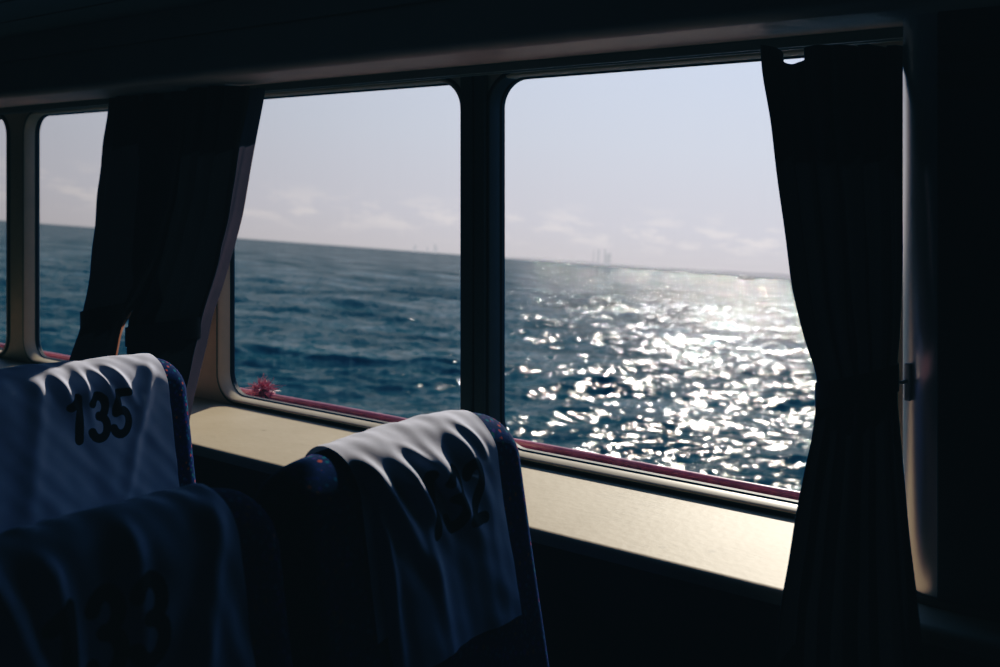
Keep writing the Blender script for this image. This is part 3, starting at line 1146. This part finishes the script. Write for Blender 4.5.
far_block('smokestack', 593.0, 1.2, 15, M_FAINT, 'faint thin stack on the hazy coast, leftmost of the power station', 'smokestack', 0.7, group='power station stacks')
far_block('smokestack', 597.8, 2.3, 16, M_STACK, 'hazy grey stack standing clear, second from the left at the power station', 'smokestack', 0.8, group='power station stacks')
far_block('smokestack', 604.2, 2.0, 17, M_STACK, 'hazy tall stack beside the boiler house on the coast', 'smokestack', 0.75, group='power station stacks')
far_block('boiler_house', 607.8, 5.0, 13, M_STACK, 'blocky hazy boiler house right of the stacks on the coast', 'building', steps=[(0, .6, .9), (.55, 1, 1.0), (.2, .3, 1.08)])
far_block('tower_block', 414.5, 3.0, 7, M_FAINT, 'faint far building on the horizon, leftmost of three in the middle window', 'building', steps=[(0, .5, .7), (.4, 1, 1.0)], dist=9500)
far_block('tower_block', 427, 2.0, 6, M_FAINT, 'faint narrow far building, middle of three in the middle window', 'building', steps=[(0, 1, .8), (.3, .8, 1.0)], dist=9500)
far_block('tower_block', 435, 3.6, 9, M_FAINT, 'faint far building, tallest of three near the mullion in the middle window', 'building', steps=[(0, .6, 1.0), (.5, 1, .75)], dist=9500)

# fishing boat
bd = 1750.0
bt = empty('boat', (0, 0, 0))
bt.matrix_world = Matrix.Translation(on_sea(746.5, bd)) @ MSEA.to_3x3().to_4x4()
tag(bt, 'tiny distant boat with a cabin on the glittering sea beside the right curtain', 'boat')
bm = bmesh.new()
secs = [(-13, 1.0, 2.6), (-9, 2.6, 2.2), (0, 3.0, 2.0), (8, 2.4, 2.6), (13, 0.2, 3.8)]
rows = []
for x, hw, top in secs:
    rows.append([bm.verts.new(v) for v in ((x, -hw, top), (x * 0.94, -hw * .6, -.5), (x * 0.94, hw * .6, -.5), (x, hw, top))])
for A, B in zip(rows[:-1], rows[1:]):
    for j in range(4):
        bm.faces.new((A[j], A[(j + 1) % 4], B[(j + 1) % 4], B[j]))
bm.faces.new(rows[0])
bm.faces.new(rows[-1])
from_bm('hull', bm, M_BOAT, bt, smooth=False)
bm = bmesh.new()
add_box(bm, -6, 1, -1.8, 1.8, 2.0, 5.2, .2, 1)
add_box(bm, -4.5, -0.5, -1.4, 1.4, 5.2, 6.6, .2, 1)
from_bm('cabin', bm, M_BOATC, bt, smooth=False)
bm = tube_pts([(3, 0, 2), (3, 0, 9)], 0.18, 8)
from_bm('mast', bm, M_BOAT, bt)

# ------------------------------------------------------------------ sun, sky
SUN_S, SUN_N, SUN_EL = -0.33, 1.0, math.radians(29.5)
hz = Vector((SUN_S, SUN_N, 0)).normalized()
SUN = (hz * math.cos(SUN_EL) + Vector((0, 0, 1)) * math.sin(SUN_EL)).normalized()
ld = bpy.data.lights.new('sun', 'SUN')
ld.energy = 5.0
ld.angle = math.radians(0.6)
ld.color = (1.0, 0.93, 0.82)
lo_ = bpy.data.objects.new('sun', ld)
lo_.rotation_euler = (-SUN).to_track_quat('-Z', 'Y').to_euler()
C.objects.link(lo_)

w = bpy.data.worlds.new('sky')
bpy.context.scene.world = w
w.use_nodes = True
nt = w.node_tree
for n in list(nt.nodes):
    nt.nodes.remove(n)
out = nt.nodes.new('ShaderNodeOutputWorld')
bg = nt.nodes.new('ShaderNodeBackground')
tc = nt.nodes.new('ShaderNodeTexCoord')


def dotv(v):
    d = nt.nodes.new('ShaderNodeVectorMath')
    d.operation = 'DOT_PRODUCT'
    nt.links.new(tc.outputs['Generated'], d.inputs[0])
    d.inputs[1].default_value = tuple(v)
    return d.outputs['Value']


el, dx_, dy_ = dotv(UP), dotv(RT), dotv(FW)
grad = ramp(nt, math_node(nt, 'ADD', el, 0.10), [(0.0, (0.06, 0.12, 0.15)), (0.096, (0.10, 0.16, 0.19)), (0.100, (0.56, 0.53, 0.56)), (0.14, (0.545, 0.535, 0.59)),
                                                 (0.22, (0.495, 0.52, 0.595)), (0.45, (0.34, 0.42, 0.56)), (1.0, (0.16, 0.25, 0.42))])
sd = dotv(SUN)
glow = math_node(nt, 'POWER', math_node(nt, 'MAXIMUM', sd, 0.0), 3.0)
gain = math_node(nt, 'MULTIPLY_ADD', glow, 1.32, 0.44)
# clouds near the horizon
cv = nt.nodes.new('ShaderNodeCombineXYZ')
ang = math_node(nt, 'ARCTAN2', dx_, dy_)
nt.links.new(math_node(nt, 'MULTIPLY', ang, 22.0), cv.inputs[0])
nt.links.new(math_node(nt, 'MULTIPLY', el, 70.0), cv.inputs[1])
cn = noise(nt, 1.0, 7, 0.6, cv.outputs[0])
cr_ = ramp(nt, cn.outputs['Fac'], [(0.48, (0, 0, 0)), (0.60, (1, 1, 1))])
band = ramp(nt, math_node(nt, 'MULTIPLY', el, 10.0), [(0.10, (0, 0, 0)), (0.30, (1, 1, 1)), (0.42, (0.7, 0.7, 0.7)), (0.62, (0, 0, 0))])
cl = math_node(nt, 'MULTIPLY', cr_.outputs['Color'], band.outputs['Color'])
mx = nt.nodes.new('ShaderNodeMix')
mx.data_type = 'RGBA'
nt.links.new(math_node(nt, 'MULTIPLY', cl, 0.68), mx.inputs[0])
nt.links.new(grad.outputs['Color'], mx.inputs[6])
mx.inputs[7].default_value = (0.70, 0.655, 0.66, 1)
nt.links.new(mx.outputs[2], bg.inputs['Color'])
nt.links.new(gain, bg.inputs['Strength'])
nt.links.new(bg.outputs['Background'], out.inputs['Surface'])

# ------------------------------------------------------------------ camera
cd = bpy.data.cameras.new('camera')
cd.sensor_width = 36.0
cd.lens = 36.0 * FPX / 1000.0
cd.shift_y = -(333.5 - CY) / 1000.0
cd.clip_end = 60000
cd.clip_start = 0.02
cd.dof.use_dof = True
cd.dof.focus_distance = 1.85
cd.dof.aperture_fstop = 5.0
co = bpy.data.objects.new('camera', cd)
co.location = cam_pos
co.rotation_euler = (math.radians(90), 0, math.atan2(CT, ST))
C.objects.link(co)
sc = bpy.context.scene
sc.camera = co
sc.view_settings.view_transform = 'Standard'
sc.view_settings.look = 'None'
sc.view_settings.exposure = 0.0
# film-like grade: deep shadows sink into blue-green, blacks stay a touch lifted
vs = sc.view_settings
vs.use_curve_mapping = True
cm = vs.curve_mapping
for ci, pts in enumerate((((0, .0013), (.012, .0030), (.03, .0100), (.06, .040), (.12, .110), (.30, .295), (1, 1)),
                          ((0, .0026), (.012, .0072), (.03, .0190), (.06, .0475), (.12, .111), (.30, .295), (1, 1)),
                          ((0, .0034), (.012, .0118), (.03, .0300), (.06, .060), (.12, .115), (.30, .295), (1, 1)))):
    cv_ = cm.curves[ci]
    cv_.points[0].location = pts[0]
    cv_.points[1].location = pts[-1]
    for p in pts[1:-1]:
        cv_.points.new(*p)
    for p in cv_.points:
        p.handle_type = 'AUTO_CLAMPED'
cm.update()
